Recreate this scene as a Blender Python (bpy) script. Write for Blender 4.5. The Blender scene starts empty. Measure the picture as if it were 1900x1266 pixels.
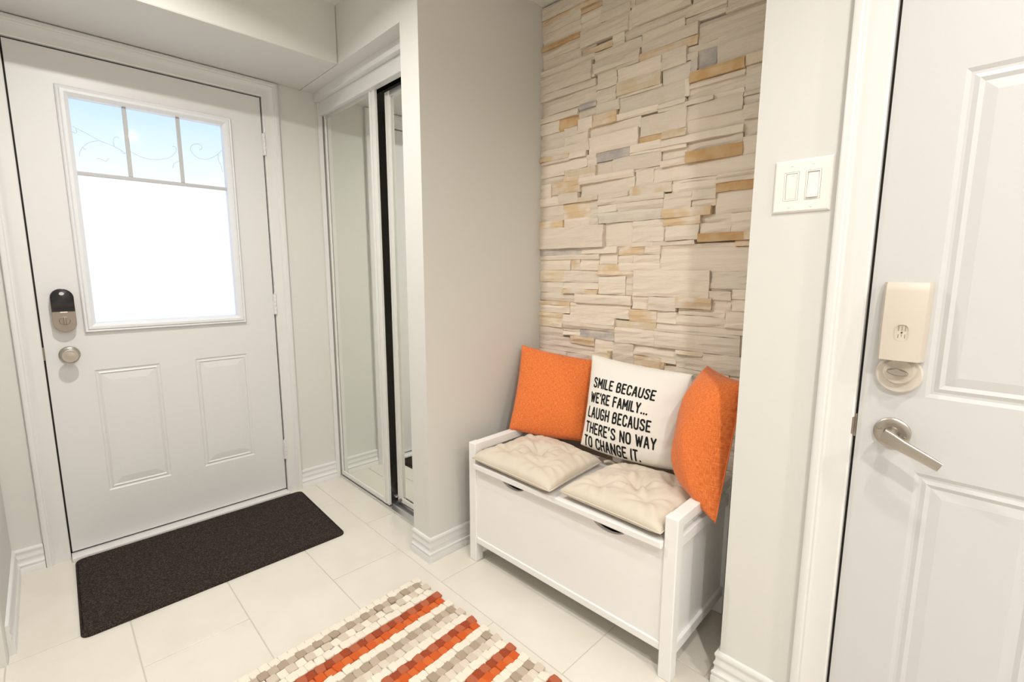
import bpy, bmesh, math, random
from mathutils import Vector, Matrix, noise

scene = bpy.context.scene
COL = scene.collection

# ------------------------------------------------------------------ camera
CAM_F = 883.77; YAW = 0.7782; PIT = -0.1433; ROL = 0.002
CAM_POS = Vector((0.0126, -2.6496, 1.2095))
_fw = Vector((math.sin(YAW) * math.cos(PIT), math.cos(YAW) * math.cos(PIT), math.sin(PIT)))
_r0 = Vector((math.cos(YAW), -math.sin(YAW), 0)); _u0 = _r0.cross(_fw)
_r = math.cos(ROL) * _r0 + math.sin(ROL) * _u0
_u = -math.sin(ROL) * _r0 + math.cos(ROL) * _u0
cam_data = bpy.data.cameras.new('camera')
cam_data.sensor_fit = 'HORIZONTAL'; cam_data.sensor_width = 36.0
cam_data.lens = CAM_F * 36.0 / 1900.0
cam_data.clip_start = 0.02
cam = bpy.data.objects.new('camera', cam_data)
M = Matrix(((_r.x, _u.x, -_fw.x, CAM_POS.x), (_r.y, _u.y, -_fw.y, CAM_POS.y), (_r.z, _u.z, -_fw.z, CAM_POS.z), (0, 0, 0, 1)))
cam.matrix_world = M
COL.objects.link(cam)
scene.camera = cam

# ------------------------------------------------------------------ exposure
vs = scene.view_settings
vs.view_transform = 'Standard'; vs.look = 'None'; vs.gamma = 1.0; vs.use_curve_mapping = False
vs.exposure = EXPOSURE = 0.0

# ------------------------------------------------------------------ sky
world = bpy.data.worlds.new('sky'); scene.world = world
world.use_nodes = True
wn = world.node_tree.nodes; wl = world.node_tree.links
wn.clear()
_tc = wn.new('ShaderNodeTexCoord'); _sx = wn.new('ShaderNodeSeparateXYZ')
_cr = wn.new('ShaderNodeValToRGB'); _bg = wn.new('ShaderNodeBackground'); _out = wn.new('ShaderNodeOutputWorld')
wl.new(_tc.outputs['Generated'], _sx.inputs[0]); wl.new(_sx.outputs['Z'], _cr.inputs['Fac'])
wl.new(_cr.outputs['Color'], _bg.inputs['Color']); wl.new(_bg.outputs[0], _out.inputs[0])
_cr.color_ramp.elements[0].position = 0.10; _cr.color_ramp.elements[0].color = (1.0, 1.0, 1.0, 1)
_cr.color_ramp.elements[1].position = 0.32; _cr.color_ramp.elements[1].color = (0.36, 0.62, 1.0, 1)
_bg.inputs['Strength'].default_value = SKY = 1.35

# ceiling lamp positions (x, y, watts): the fixtures themselves are built further down
LAMPS = [(0.26, -1.05, 19.0), (0.70, -2.74, 8.0), (0.22, -2.66, 2.0), (0.02, -3.32, 20.0), (0.72, -4.10, 21.0)]  # last two are unseen fill lamps, added to brighten hall and niche
LAMP_COLOR = (1.0, 0.965, 0.915)

# ------------------------------------------------------------------ dimensions
W_DOOR = 0.8739; Z_DOOR = 0.027; H_DOOR = 2.03
X_CL = 1.0754          # closet wall face
Y_OPEN = -0.9637       # right end of the closet opening
Y_N = -1.0842          # niche side wall
Z_LINT = 2.142; Z_CEIL = 2.387
Y_BULK = -0.445
X_R = 1.336; Y_R = -2.184   # right wall face, its edge at the niche
Y_RD = -2.4516         # right door edge
X_ST = 1.765           # stone backing
X_L = -0.172; Y_LEND = -0.62
Y_BACK = -4.7; X_FARL = -1.1

# ------------------------------------------------------------------ helpers
def new_obj(name, mesh, parent=None):
    o = bpy.data.objects.new(name, mesh)
    COL.objects.link(o)
    if parent is not None:
        o.parent = parent
    return o

def tag(o, label=None, cat=None, group=None, kind=None):
    if label: o['label'] = label
    if cat: o['category'] = cat
    if group: o['group'] = group
    if kind: o['kind'] = kind
    return o

def empty(name, loc=(0, 0, 0), rz=0.0):
    o = bpy.data.objects.new(name, None)
    COL.objects.link(o)
    o.empty_display_size = 0.05
    o.location = loc; o.rotation_euler = (0, 0, rz)
    return o

class MB:
    """collects polygons of one part"""
    def __init__(self):
        self.bm = bmesh.new()
    def poly(self, pts):
        vs_ = [self.bm.verts.new(p) for p in pts]
        return self.bm.faces.new(vs_)
    def box(self, x0, x1, y0, y1, z0, z1):
        v = [self.bm.verts.new((x, y, z)) for z in (z0, z1) for (x, y) in ((x0, y0), (x1, y0), (x1, y1), (x0, y1))]
        for f in ((0, 1, 2, 3), (4, 5, 6, 7), (0, 1, 5, 4), (1, 2, 6, 5), (2, 3, 7, 6), (3, 0, 4, 7)):
            self.bm.faces.new([v[i] for i in f])
        return self
    def loft(self, loops, closed=True, cap0=False, cap1=False, ring=False):
        """loops: list of equally long point lists"""
        L = [[self.bm.verts.new(p) for p in lp] for lp in loops]
        n = len(L[0])
        m = len(L)
        for i in range(m if ring else m - 1):
            a, b = L[i], L[(i + 1) % m]
            for j in range(n if closed else n - 1):
                k = (j + 1) % n
                try: self.bm.faces.new((a[j], a[k], b[k], b[j]))
                except ValueError: pass
        if cap0: self.bm.faces.new(L[0])
        if cap1: self.bm.faces.new(L[-1])
        return self
    def lathe(self, prof, origin, axis, seg=32):
        """prof: list of (radius, distance along axis)"""
        ax = Vector(axis).normalized()
        e1 = ax.orthogonal().normalized(); e2 = ax.cross(e1)
        o = Vector(origin); loops = []
        for r, h in prof:
            r = max(r, 1e-5)
            loops.append([o + ax * h + (e1 * math.cos(2 * math.pi * i / seg) + e2 * math.sin(2 * math.pi * i / seg)) * r for i in range(seg)])
        return self.loft(loops, True, True, True)
    def tube(self, pts, rad, seg=8):
        pts = [Vector(p) for p in pts]; loops = []
        up = Vector((0.13, 0.31, 0.94))
        for i, p in enumerate(pts):
            d = (pts[min(i + 1, len(pts) - 1)] - pts[max(i - 1, 0)]).normalized()
            a = d.cross(up).normalized(); b = a.cross(d)
            r = rad[i] if isinstance(rad, (list, tuple)) else rad
            loops.append([p + (a * math.cos(2 * math.pi * k / seg) + b * math.sin(2 * math.pi * k / seg)) * r for k in range(seg)])
        return self.loft(loops, True, True, True)
    def build(self, name, mat, parent=None, bevel=0.0, seg=2, smooth=False, weld=True):
        bm = self.bm
        if weld: bmesh.ops.remove_doubles(bm, verts=bm.verts, dist=1e-6)
        bmesh.ops.recalc_face_normals(bm, faces=bm.faces)
        if bevel > 0:
            es = [e for e in bm.edges if len(e.link_faces) == 2 and e.calc_face_angle(0) > 0.6]
            bmesh.ops.bevel(bm, geom=es, offset=bevel, segments=seg, affect='EDGES', profile=0.5)
        me = bpy.data.meshes.new(name)
        bm.to_mesh(me); bm.free()
        if smooth:
            me.polygons.foreach_set('use_smooth', [True] * len(me.polygons))
            if smooth == 'auto':
                me.set_sharp_from_angle(angle=math.radians(38))
        me.materials.append(mat)
        return new_obj(name, me, parent)

def slab(mp, u0, u1, v0, v1, holes, d0, d1, mb=None):
    """a slab in (u, v) with rectangular holes, from depth d0 to d1, mapped by mp(u, v, d)"""
    mb = mb or MB()
    us = sorted({u0, u1} | {h[0] for h in holes} | {h[1] for h in holes})
    vv = sorted({v0, v1} | {h[2] for h in holes} | {h[3] for h in holes})
    us = [u for u in us if u0 - 1e-9 <= u <= u1 + 1e-9]; vv = [v for v in vv if v0 - 1e-9 <= v <= v1 + 1e-9]
    def solid(i, j):
        if i < 0 or j < 0 or i >= len(us) - 1 or j >= len(vv) - 1: return False
        cu = (us[i] + us[i + 1]) / 2; cv = (vv[j] + vv[j + 1]) / 2
        return not any(h[0] < cu < h[1] and h[2] < cv < h[3] for h in holes)
    for i in range(len(us) - 1):
        for j in range(len(vv) - 1):
            if not solid(i, j): continue
            a, b, c, d = us[i], us[i + 1], vv[j], vv[j + 1]
            for dd in (d0, d1):
                mb.poly([mp(a, c, dd), mp(b, c, dd), mp(b, d, dd), mp(a, d, dd)])
            for (ii, jj, p, q) in ((i - 1, j, (a, c), (a, d)), (i + 1, j, (b, c), (b, d)), (i, j - 1, (a, c), (b, c)), (i, j + 1, (a, d), (b, d))):
                if not solid(ii, jj):
                    mb.poly([mp(p[0], p[1], d0), mp(q[0], q[1], d0), mp(q[0], q[1], d1), mp(p[0], p[1], d1)])
    return mb

def rect_rings(mp, u0, u1, v0, v1, prof, mb=None, fill=True):
    """nested rectangular loops: prof = [(inset, depth)]"""
    mb = mb or MB()
    loops = [[mp(u0 + i, v0 + i, d), mp(u1 - i, v0 + i, d), mp(u1 - i, v1 - i, d), mp(u0 + i, v1 - i, d)] for i, d in prof]
    return mb.loft(loops, True, False, fill)

def arch(mp, u0, u1, v1, prof, v0=0.0):
    """casing profile run up, across and down round an opening; prof = [(width outwards, depth)]"""
    cols = []
    for w, d in prof:
        cols.append([mp(u0 - w, v0, d), mp(u0 - w, v1 + w, d), mp(u1 + w, v1 + w, d), mp(u1 + w, v0, d)])
    loops = [[c[k] for c in cols] for k in range(4)]
    return MB().loft(loops, True, True, True)

def sweep(path, prof, side):
    """profile (out, z) along a flat path with mitred corners; side +1 = left of the walking direction"""
    P = [Vector(p) for p in path]; loops = []
    for i, p in enumerate(P):
        ns = []
        if i > 0: d = (P[i] - P[i - 1]).normalized(); ns.append(Vector((-d.y, d.x)) * side)
        if i < len(P) - 1: d = (P[i + 1] - P[i]).normalized(); ns.append(Vector((-d.y, d.x)) * side)
        if len(ns) == 2:
            b = (ns[0] + ns[1]).normalized(); n = b / max(0.2, b.dot(ns[0]))
        else: n = ns[0]
        loops.append([(p.x + n.x * o, p.y + n.y * o, z) for o, z in prof])
    return MB().loft(loops, True, True, True)

# ------------------------------------------------------------------ materials
def mat(name, color, rough=0.5, metal=0.0, spec=0.5, bump=None, var=None, coat=0.0, sheen=0.0, emit=None):
    """bump = (scale, strength, distance, stretch); var = (scale, other colour, low, high)"""
    m = bpy.data.materials.new(name); m.use_nodes = True
    nt = m.node_tree; b = nt.nodes['Principled BSDF']
    b.inputs['Base Color'].default_value = (*color, 1); b.inputs['Roughness'].default_value = rough
    b.inputs['Metallic'].default_value = metal; b.inputs['Specular IOR Level'].default_value = spec
    if coat: b.inputs['Coat Weight'].default_value = coat; b.inputs['Coat Roughness'].default_value = 0.08
    if sheen: b.inputs['Sheen Weight'].default_value = sheen
    if emit: b.inputs['Emission Color'].default_value = (*emit[0], 1); b.inputs['Emission Strength'].default_value = emit[1]
    if bump or var:
        tc = nt.nodes.new('ShaderNodeTexCoord')
    if bump:
        sc, st, di, stretch = bump
        mp_ = nt.nodes.new('ShaderNodeMapping'); mp_.inputs['Scale'].default_value = stretch
        nz = nt.nodes.new('ShaderNodeTexNoise'); nz.inputs['Scale'].default_value = sc; nz.inputs['Detail'].default_value = 4
        bp = nt.nodes.new('ShaderNodeBump'); bp.inputs['Strength'].default_value = st; bp.inputs['Distance'].default_value = di
        nt.links.new(tc.outputs['Object'], mp_.inputs[0]); nt.links.new(mp_.outputs[0], nz.inputs['Vector'])
        nt.links.new(nz.outputs['Fac'], bp.inputs['Height']); nt.links.new(bp.outputs[0], b.inputs['Normal'])
    if var:
        sc, c2, lo, hi = var
        nz = nt.nodes.new('ShaderNodeTexNoise'); nz.inputs['Scale'].default_value = sc; nz.inputs['Detail'].default_value = 5
        cr = nt.nodes.new('ShaderNodeValToRGB')
        cr.color_ramp.elements[0].position = lo; cr.color_ramp.elements[0].color = (*color, 1)
        cr.color_ramp.elements[1].position = hi; cr.color_ramp.elements[1].color = (*c2, 1)
        nt.links.new(tc.outputs['Object'], nz.inputs['Vector']); nt.links.new(nz.outputs['Fac'], cr.inputs['Fac'])
        nt.links.new(cr.outputs['Color'], b.inputs['Base Color'])
    return m

ONE = (1, 1, 1)
WALL = mat('wall_paint', (0.70, 0.69, 0.655), 0.6, spec=0.3, bump=(260, 0.05, 0.002, ONE))
CEIL = mat('ceiling_paint', (0.80, 0.79, 0.74), 0.8, spec=0.2, bump=(120, 0.2, 0.003, ONE))
WHITE = mat('white_trim', (0.755, 0.745, 0.73), 0.32, spec=0.5)
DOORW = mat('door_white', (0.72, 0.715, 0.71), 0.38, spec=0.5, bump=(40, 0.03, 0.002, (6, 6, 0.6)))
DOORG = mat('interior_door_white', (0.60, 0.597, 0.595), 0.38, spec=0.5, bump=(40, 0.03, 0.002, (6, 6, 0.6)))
WINF = mat('window_frame_white', (0.75, 0.76, 0.78), 0.4)
FURN = mat('white_lacquer', (0.87, 0.86, 0.845), 0.30, spec=0.5)
TILE = mat('cream_tile', (0.72, 0.675, 0.595), 0.17, spec=0.5, bump=(9, 0.012, 0.004, ONE), var=(5.0, (0.76, 0.72, 0.645), 0.35, 0.7))
GROUT = mat('grout', (0.60, 0.56, 0.49), 0.9, spec=0.2)
DARK = mat('dark_gasket', (0.018, 0.014, 0.012), 0.7)
NICKEL = mat('brushed_nickel', (0.46, 0.42, 0.375), 0.36, metal=1.0, bump=(300, 0.04, 0.001, (1, 1, 12)))
NICKELD = mat('satin_bronze_nickel', (0.33, 0.28, 0.235), 0.38, metal=0.9)
ALU = mat('aluminium_track', (0.72, 0.72, 0.71), 0.32, metal=0.85)
MIRROR = mat('mirror_glass', (0.86, 0.885, 0.85), 0.015, metal=1.0)
BLACKP = mat('black_plastic', (0.012, 0.012, 0.014), 0.22)
BEIGEP = mat('beige_plastic', (0.60, 0.535, 0.455), 0.42)
SWITCHW = mat('switch_white', (0.86, 0.83, 0.79), 0.28)
INK = mat('black_ink', (0.014, 0.014, 0.014), 0.8, spec=0.2)
SEAT = mat('beige_cotton', (0.66, 0.59, 0.485), 0.75, spec=0.25, bump=(420, 0.12, 0.001, ONE), sheen=0.15)
CANVAS = mat('white_canvas', (0.88, 0.85, 0.79), 0.85, spec=0.2, bump=(500, 0.15, 0.001, ONE), sheen=0.1)
MATM = mat('brown_mat', (0.028, 0.020, 0.017), 0.95, spec=0.15, bump=(330, 0.9, 0.006, ONE), var=(230.0, (0.115, 0.088, 0.075), 0.45, 0.75))
ETCH = mat('etched_scroll', (0.66, 0.72, 0.78), 0.6)

def orange_mat():
    m = mat('orange_weave', (0.80, 0.17, 0.035), 0.8, spec=0.2, sheen=0.2)
    nt = m.node_tree; b = nt.nodes['Principled BSDF']
    tc = nt.nodes.new('ShaderNodeTexCoord')
    def nz(scale, st):
        mp_ = nt.nodes.new('ShaderNodeMapping'); mp_.inputs['Scale'].default_value = st
        n = nt.nodes.new('ShaderNodeTexNoise'); n.inputs['Scale'].default_value = scale; n.inputs['Detail'].default_value = 3
        nt.links.new(tc.outputs['UV'], mp_.inputs[0]); nt.links.new(mp_.outputs[0], n.inputs['Vector']); return n
    a = nz(28, (1, 7, 1)); c = nz(28, (7, 1, 1))
    mx = nt.nodes.new('ShaderNodeMath'); mx.operation = 'ADD'
    nt.links.new(a.outputs['Fac'], mx.inputs[0]); nt.links.new(c.outputs['Fac'], mx.inputs[1])
    hf = nt.nodes.new('ShaderNodeMath'); hf.operation = 'MULTIPLY'; hf.inputs[1].default_value = 0.5
    nt.links.new(mx.outputs[0], hf.inputs[0])
    cr = nt.nodes.new('ShaderNodeValToRGB')
    cr.color_ramp.elements[0].position = 0.36; cr.color_ramp.elements[0].color = (0.60, 0.115, 0.022, 1)
    cr.color_ramp.elements[1].position = 0.66; cr.color_ramp.elements[1].color = (0.92, 0.27, 0.07, 1)
    nt.links.new(hf.outputs[0], cr.inputs['Fac']); nt.links.new(cr.outputs['Color'], b.inputs['Base Color'])
    bp = nt.nodes.new('ShaderNodeBump'); bp.inputs['Strength'].default_value = 0.25; bp.inputs['Distance'].default_value = 0.002
    nt.links.new(hf.outputs[0], bp.inputs['Height']); nt.links.new(bp.outputs[0], b.inputs['Normal'])
    return m
ORANGE = orange_mat()

def glass_mat(name, frosted):
    m = bpy.data.materials.new(name); m.use_nodes = True
    nt = m.node_tree; nt.nodes.clear()
    out = nt.nodes.new('ShaderNodeOutputMaterial'); tr = nt.nodes.new('ShaderNodeBsdfTransparent')
    gl = nt.nodes.new('ShaderNodeBsdfGlossy'); gl.inputs['Roughness'].default_value = 0.25 if frosted else 0.05
    mx = nt.nodes.new('ShaderNodeMixShader'); mx.inputs[0].default_value = 0.05
    if frosted:
        tl = nt.nodes.new('ShaderNodeBsdfTranslucent'); tl.inputs['Color'].default_value = (0.96, 0.97, 1, 1)
        m2 = nt.nodes.new('ShaderNodeMixShader'); m2.inputs[0].default_value = 0.35
        nt.links.new(tr.outputs[0], m2.inputs[1]); nt.links.new(tl.outputs[0], m2.inputs[2])
        nt.links.new(m2.outputs[0], mx.inputs[1])
    else:
        tr.inputs['Color'].default_value = (0.95, 0.97, 1.0, 1)
        nt.links.new(tr.outputs[0], mx.inputs[1])
    nt.links.new(gl.outputs[0], mx.inputs[2]); nt.links.new(mx.outputs[0], out.inputs[0])
    return m
GLASS = glass_mat('clear_glass', False); FROST = glass_mat('frosted_glass', True)

def stone_mat(name, c0, c1, lo, hi):
    """split ledgestone: two tones mixed by a patchy stain, random shift per stone, layered relief"""
    m = bpy.data.materials.new(name); m.use_nodes = True
    nt = m.node_tree; b = nt.nodes['Principled BSDF']
    b.inputs['Roughness'].default_value = 0.85; b.inputs['Specular IOR Level'].default_value = 0.2
    tc = nt.nodes.new('ShaderNodeTexCoord'); oi = nt.nodes.new('ShaderNodeObjectInfo')
    ad = nt.nodes.new('ShaderNodeVectorMath'); ad.operation = 'ADD'
    sc = nt.nodes.new('ShaderNodeMath'); sc.operation = 'MULTIPLY'; sc.inputs[1].default_value = 37.0
    nt.links.new(oi.outputs['Random'], sc.inputs[0]); nt.links.new(tc.outputs['Object'], ad.inputs[0]); nt.links.new(sc.outputs[0], ad.inputs[1])
    n1 = nt.nodes.new('ShaderNodeTexNoise'); n1.inputs['Scale'].default_value = 14; n1.inputs['Detail'].default_value = 4
    nt.links.new(ad.outputs[0], n1.inputs['Vector'])
    cr = nt.nodes.new('ShaderNodeValToRGB')
    cr.color_ramp.elements[0].position = lo; cr.color_ramp.elements[0].color = (*c0, 1)
    cr.color_ramp.elements[1].position = hi; cr.color_ramp.elements[1].color = (*c1, 1)
    nt.links.new(n1.outputs['Fac'], cr.inputs['Fac'])
    hs = nt.nodes.new('ShaderNodeHueSaturation')
    mr = nt.nodes.new('ShaderNodeMapRange'); mr.inputs['To Min'].default_value = 0.90; mr.inputs['To Max'].default_value = 1.06
    nt.links.new(oi.outputs['Random'], mr.inputs['Value']); nt.links.new(mr.outputs[0], hs.inputs['Value'])
    nt.links.new(cr.outputs['Color'], hs.inputs['Color']); nt.links.new(hs.outputs[0], b.inputs['Base Color'])
    mp_ = nt.nodes.new('ShaderNodeMapping'); mp_.inputs['Scale'].default_value = (1, 0.22, 1.8)
    n2 = nt.nodes.new('ShaderNodeTexNoise'); n2.inputs['Scale'].default_value = 45; n2.inputs['Detail'].default_value = 6; n2.inputs['Roughness'].default_value = 0.6
    nt.links.new(ad.outputs[0], mp_.inputs[0]); nt.links.new(mp_.outputs[0], n2.inputs['Vector'])
    bp = nt.nodes.new('ShaderNodeBump'); bp.inputs['Strength'].default_value = 0.55; bp.inputs['Distance'].default_value = 0.006
    nt.links.new(n2.outputs['Fac'], bp.inputs['Height']); nt.links.new(bp.outputs[0], b.inputs['Normal'])
    return m
_cream = (0.80, 0.705, 0.595)
ST = {
    'c': stone_mat('stone_cream', _cream, (0.74, 0.63, 0.51), 0.55, 0.85),
    'p': stone_mat('stone_pinkish', (0.77, 0.665, 0.585), _cream, 0.4, 0.8),
    'l': stone_mat('stone_tan', (0.72, 0.54, 0.34), _cream, 0.42, 0.66),
    'o': stone_mat('stone_ochre', (0.60, 0.38, 0.18), (0.72, 0.54, 0.34), 0.40, 0.72),
    'm': stone_mat('stone_sand', (0.73, 0.61, 0.43), _cream, 0.42, 0.66),
    'g': stone_mat('stone_grey', (0.46, 0.43, 0.41), (0.71, 0.64, 0.56), 0.38, 0.68),
    'h': stone_mat('stone_pale_grey', (0.74, 0.66, 0.57), (0.62, 0.57, 0.51), 0.45, 0.8),
}
MORTAR = mat('mortar', (0.60, 0.53, 0.44), 0.95, spec=0.1)

# ------------------------------------------------------------------ structure
PM = {}
def root(name, loc=(0, 0, 0), rz=0.0):
    o = empty(name, loc, rz)
    PM[o.name] = (Matrix.Translation(loc) @ Matrix.Rotation(rz, 4, 'Z')).inverted()
    return o
_plain_new = new_obj
def new_obj(name, mesh, parent=None):
    o = _plain_new(name, mesh, parent)
    if parent is not None and parent.name in PM:
        o.matrix_parent_inverse = PM[parent.name]
    return o

def mp_f(u, v, d): return (u, -d, v)                      # faces into the hall from the front wall
def mp_r(u, v, d): return (X_R - d, Y_RD - u, v)          # faces into the hall from the right wall
def S(o, label, cat): return tag(o, label, cat, kind='structure')

DT = Z_DOOR + H_DOOR
S(slab(mp_f, -1.25, 1.95, -0.02, 2.45, [(-0.006, W_DOOR + 0.006, -0.02, DT + 0.006)], 0, -0.15).build('wall_front', WALL),
  'pale grey painted wall around the white front door', 'wall')
S(MB().box(X_FARL - 0.15, X_L, Y_LEND, 0.0, -0.02, 2.45).build('wall_left', WALL, bevel=0.012),
  'narrow pale grey wall beside the lock side of the front door', 'wall')
S(MB().box(X_FARL - 0.15, X_FARL, Y_BACK, Y_LEND, -0.02, 2.45).build('wall_hall', WALL), 'grey hall wall facing the bench niche', 'wall')
S(MB().box(-1.3, 1.95, Y_BACK - 0.15, Y_BACK, -0.02, 2.45).build('wall_back', WALL), 'grey hall wall far from the front door', 'wall')
S(MB().box(X_CL, 1.86, Y_N, Y_OPEN, -0.02, 2.45).build('wall_niche', WALL),
  'grey wall end between mirrored closet and stone clad niche', 'wall')
S(MB().box(X_CL, 1.86, Y_OPEN, 0.0, Z_LINT, 2.45).build('wall_closet', WALL), 'grey wall above the mirrored closet doors', 'wall')
S(MB().box(1.72, 1.86, Y_OPEN, 0.0, -0.02, Z_LINT).build('wall_closet_back', WALL), 'back wall of the dark closet behind mirrors', 'wall')
S(slab(mp_r, Y_RD - Y_R, Y_RD - Y_BACK, -0.02, 2.45, [(-0.006, 0.766, -0.02, DT + 0.006)], 0, -0.50).build('wall_right', WALL),
  'grey wall strip carrying the double light switch', 'wall')
S(MB().box(X_L, X_CL, Y_BULK, 0.0, Z_LINT, 2.45).build('wall_bulkhead', WALL, bevel=0.006), 'grey dropped bulkhead above the front door', 'wall')
S(MB().box(-1.3, 1.95, Y_BACK - 0.15, 0.15, Z_CEIL, 2.52).build('ceiling', CEIL), 'off-white textured ceiling of the entry', 'ceiling')

# floor with tiles
floor = S(MB().box(-1.3, 1.95, Y_BACK - 0.15, 0.15, -0.12, -0.0022).build('floor', GROUT), 'cream porcelain tile floor laid in a running bond', 'floor')
TX, TY, TW, TL, GAP = 0.122, -0.6127, 0.3015, 0.6135, 0.0026
def tile_mesh(w, l):
    b = MB().box(-w / 2, w / 2, -l / 2, l / 2, -0.02, 0.0)
    o = b.build('tile', TILE, None, bevel=0.0010, seg=1)
    me = o.data; bpy.data.objects.remove(o); return me
tile_full = tile_mesh(TW - GAP, TL - GAP)
for k in range(-5, 6):
    x0 = TX + TW * k
    ph = TY if k % 2 else TY - TL / 2
    for j in range(-2, 7):
        y1 = ph - TL * (j - 1); y0 = y1 - TL
        y1c = min(y1, 0.10)
        if y1c - y0 < 0.02 or y0 < Y_BACK - 0.3: continue
        me = tile_full if y1c == y1 else tile_mesh(TW - GAP, y1c - y0 - GAP)
        o = _plain_new('tile', me, floor)
        o.location = (x0 + TW / 2, (y0 + y1c) / 2, 0)

# baseboards
BB = [(0, 0), (0.017, 0), (0.017, 0.024), (0.0145, 0.029), (0.0165, 0.034), (0.0165, 0.040), (0.011, 0.046), (0.0095, 0.058),
      (0.0125, 0.064), (0.0125, 0.068), (0.0085, 0.076), (0.0085, 0.086), (0.011, 0.091), (0.011, 0.099), (0.008, 0.104), (0, 0.104)]
def baseboard(name, path, side, label):
    return S(sweep(path, BB, side).build(name, WHITE, smooth='auto'), label, 'baseboard')
baseboard('baseboard_left', [(X_L, -0.57), (X_L, 0.0), (-0.083, 0.0)], -1, 'white moulded baseboard in the corner beside the lock side of the front door')
baseboard('baseboard_front', [(0.9555, 0.0), (1.158, 0.0)], -1, 'short white baseboard between front door casing and mirrored closet')
baseboard('baseboard_niche', [(X_CL, Y_OPEN), (X_CL, Y_N), (1.73, Y_N)], -1, 'white moulded baseboard wrapping the grey wall end at the niche')
baseboard('baseboard_right', [(1.73, Y_R), (X_R, Y_R), (X_R, -2.3708)], -1, 'white moulded baseboard below the light switch wall')

# casings
CAS = [(0, 0), (0, 0.010), (0.004, 0.0125), (0.012, 0.011), (0.030, 0.010), (0.046, 0.013), (0.052, 0.018), (0.056, 0.017), (0.060, 0.021),
       (0.070, 0.021), (0.075, 0.018), (0.076, 0.0)]
t1 = S(arch(mp_f, -0.006, W_DOOR + 0.006, DT + 0.006, CAS).build('trim_1', WHITE, smooth='auto'), 'white moulded casing around the front door', 'door casing')
arch(mp_f, -0.006, W_DOOR + 0.006, DT + 0.006, [(-0.0056, -0.010), (0.02, -0.010), (0.02, -0.060), (-0.02, -0.060), (-0.02, -0.0448), (-0.0056, -0.0448)]).build('weatherstrip', DARK, t1)
MB().box(-0.006, W_DOOR + 0.006, 0.010, 0.060, 0.012, 0.0268).build('weatherstrip', DARK, t1)
S(MB().box(-0.004, W_DOOR + 0.004, -0.048, 0.06, 0.0, 0.019).build('trim_2', WHITE, bevel=0.004), 'white sill strip under the front door', 'sill')
t3 = S(arch(mp_r, -0.006, 0.766, DT + 0.006, CAS).build('trim_3', WHITE, smooth='auto'), 'white moulded casing of the paneled door beside the light switch', 'door casing')
arch(mp_r, -0.006, 0.766, DT + 0.006, [(-0.0056, -0.010), (0.02, -0.010), (0.02, -0.060), (-0.02, -0.060), (-0.02, -0.0448), (-0.0056, -0.0448)]).build('weatherstrip', DARK, t3)
MB().box(X_R - 0.0006, X_R + 0.02, -2.4506, -2.4456, 0.832, 0.886).build('strike_plate', NICKELD, t3, bevel=0.001)
MB().box(X_R - 0.0115, X_R - 0.004, -2.4472, -2.4380, 0.838, 0.880).build('strike_plate', NICKELD, t3, bevel=0.002)
MB().box(-0.0075, -0.001, -0.0105, 0.01, 0.856, 0.908).build('strike_plate', NICKELD, t1, bevel=0.002)

# ------------------------------------------------------------------ front door
PANEL = [(0, 0), (0.005, -0.0038), (0.010, -0.0038), (0.015, -0.0008), (0.021, -0.0045), (0.050, -0.0010)]
door1 = S(root('door_1', (W_DOOR / 2, 0.02, Z_DOOR)), 'white front door with frosted window and two lower panels', 'door')
PL = [(0.1418, 0.3688, 0.2565, 0.7950), (0.5050, 0.7300, 0.2600, 0.7975)]
WIN = (0.155, 0.710, 0.985, 1.900)
slab(mp_f, 0.0, W_DOOR, Z_DOOR, DT, PL + [WIN], 0, -0.044).build('leaf', DOORW, door1)
for p in PL:
    rect_rings(mp_f, *p, PANEL).build('panel', DOORW, door1)
rect_rings(mp_f, 0.1275, 0.7365, 0.9580, 1.9300, [(0, 0), (0, 0.010), (0.004, 0.014), (0.009, 0.012), (0.014, 0.017), (0.024, 0.017), (0.030, 0.012), (0.037, 0.006), (0.037, -0.030)], fill=False).build('window_frame', WINF, door1)
for (a, b_, c, d, m_) in ((0.16, 0.705, 0.99, 1.604, FROST), (0.16, 0.3375, 1.604, 1.895, GLASS), (0.3375, 0.525, 1.604, 1.895, GLASS), (0.525, 0.705, 1.604, 1.895, GLASS)):
    MB().box(a, b_, 0.014, 0.018, c, d).build('glass_pane', m_, door1)
MUNT = mat('muntin_backlit_shade', (0.50, 0.50, 0.50), 0.5)  # grey stands in for the shade on the backlit bars
MB().box(0.163, 0.702, 0.006, 0.0135, 1.596, 1.611).build('muntin', MUNT, door1, bevel=0.002)
for u in (0.3375, 0.525):
    MB().box(u - 0.0075, u + 0.0075, 0.006, 0.0135, 1.611, 1.893).build('muntin', MUNT, door1, bevel=0.002)
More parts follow.
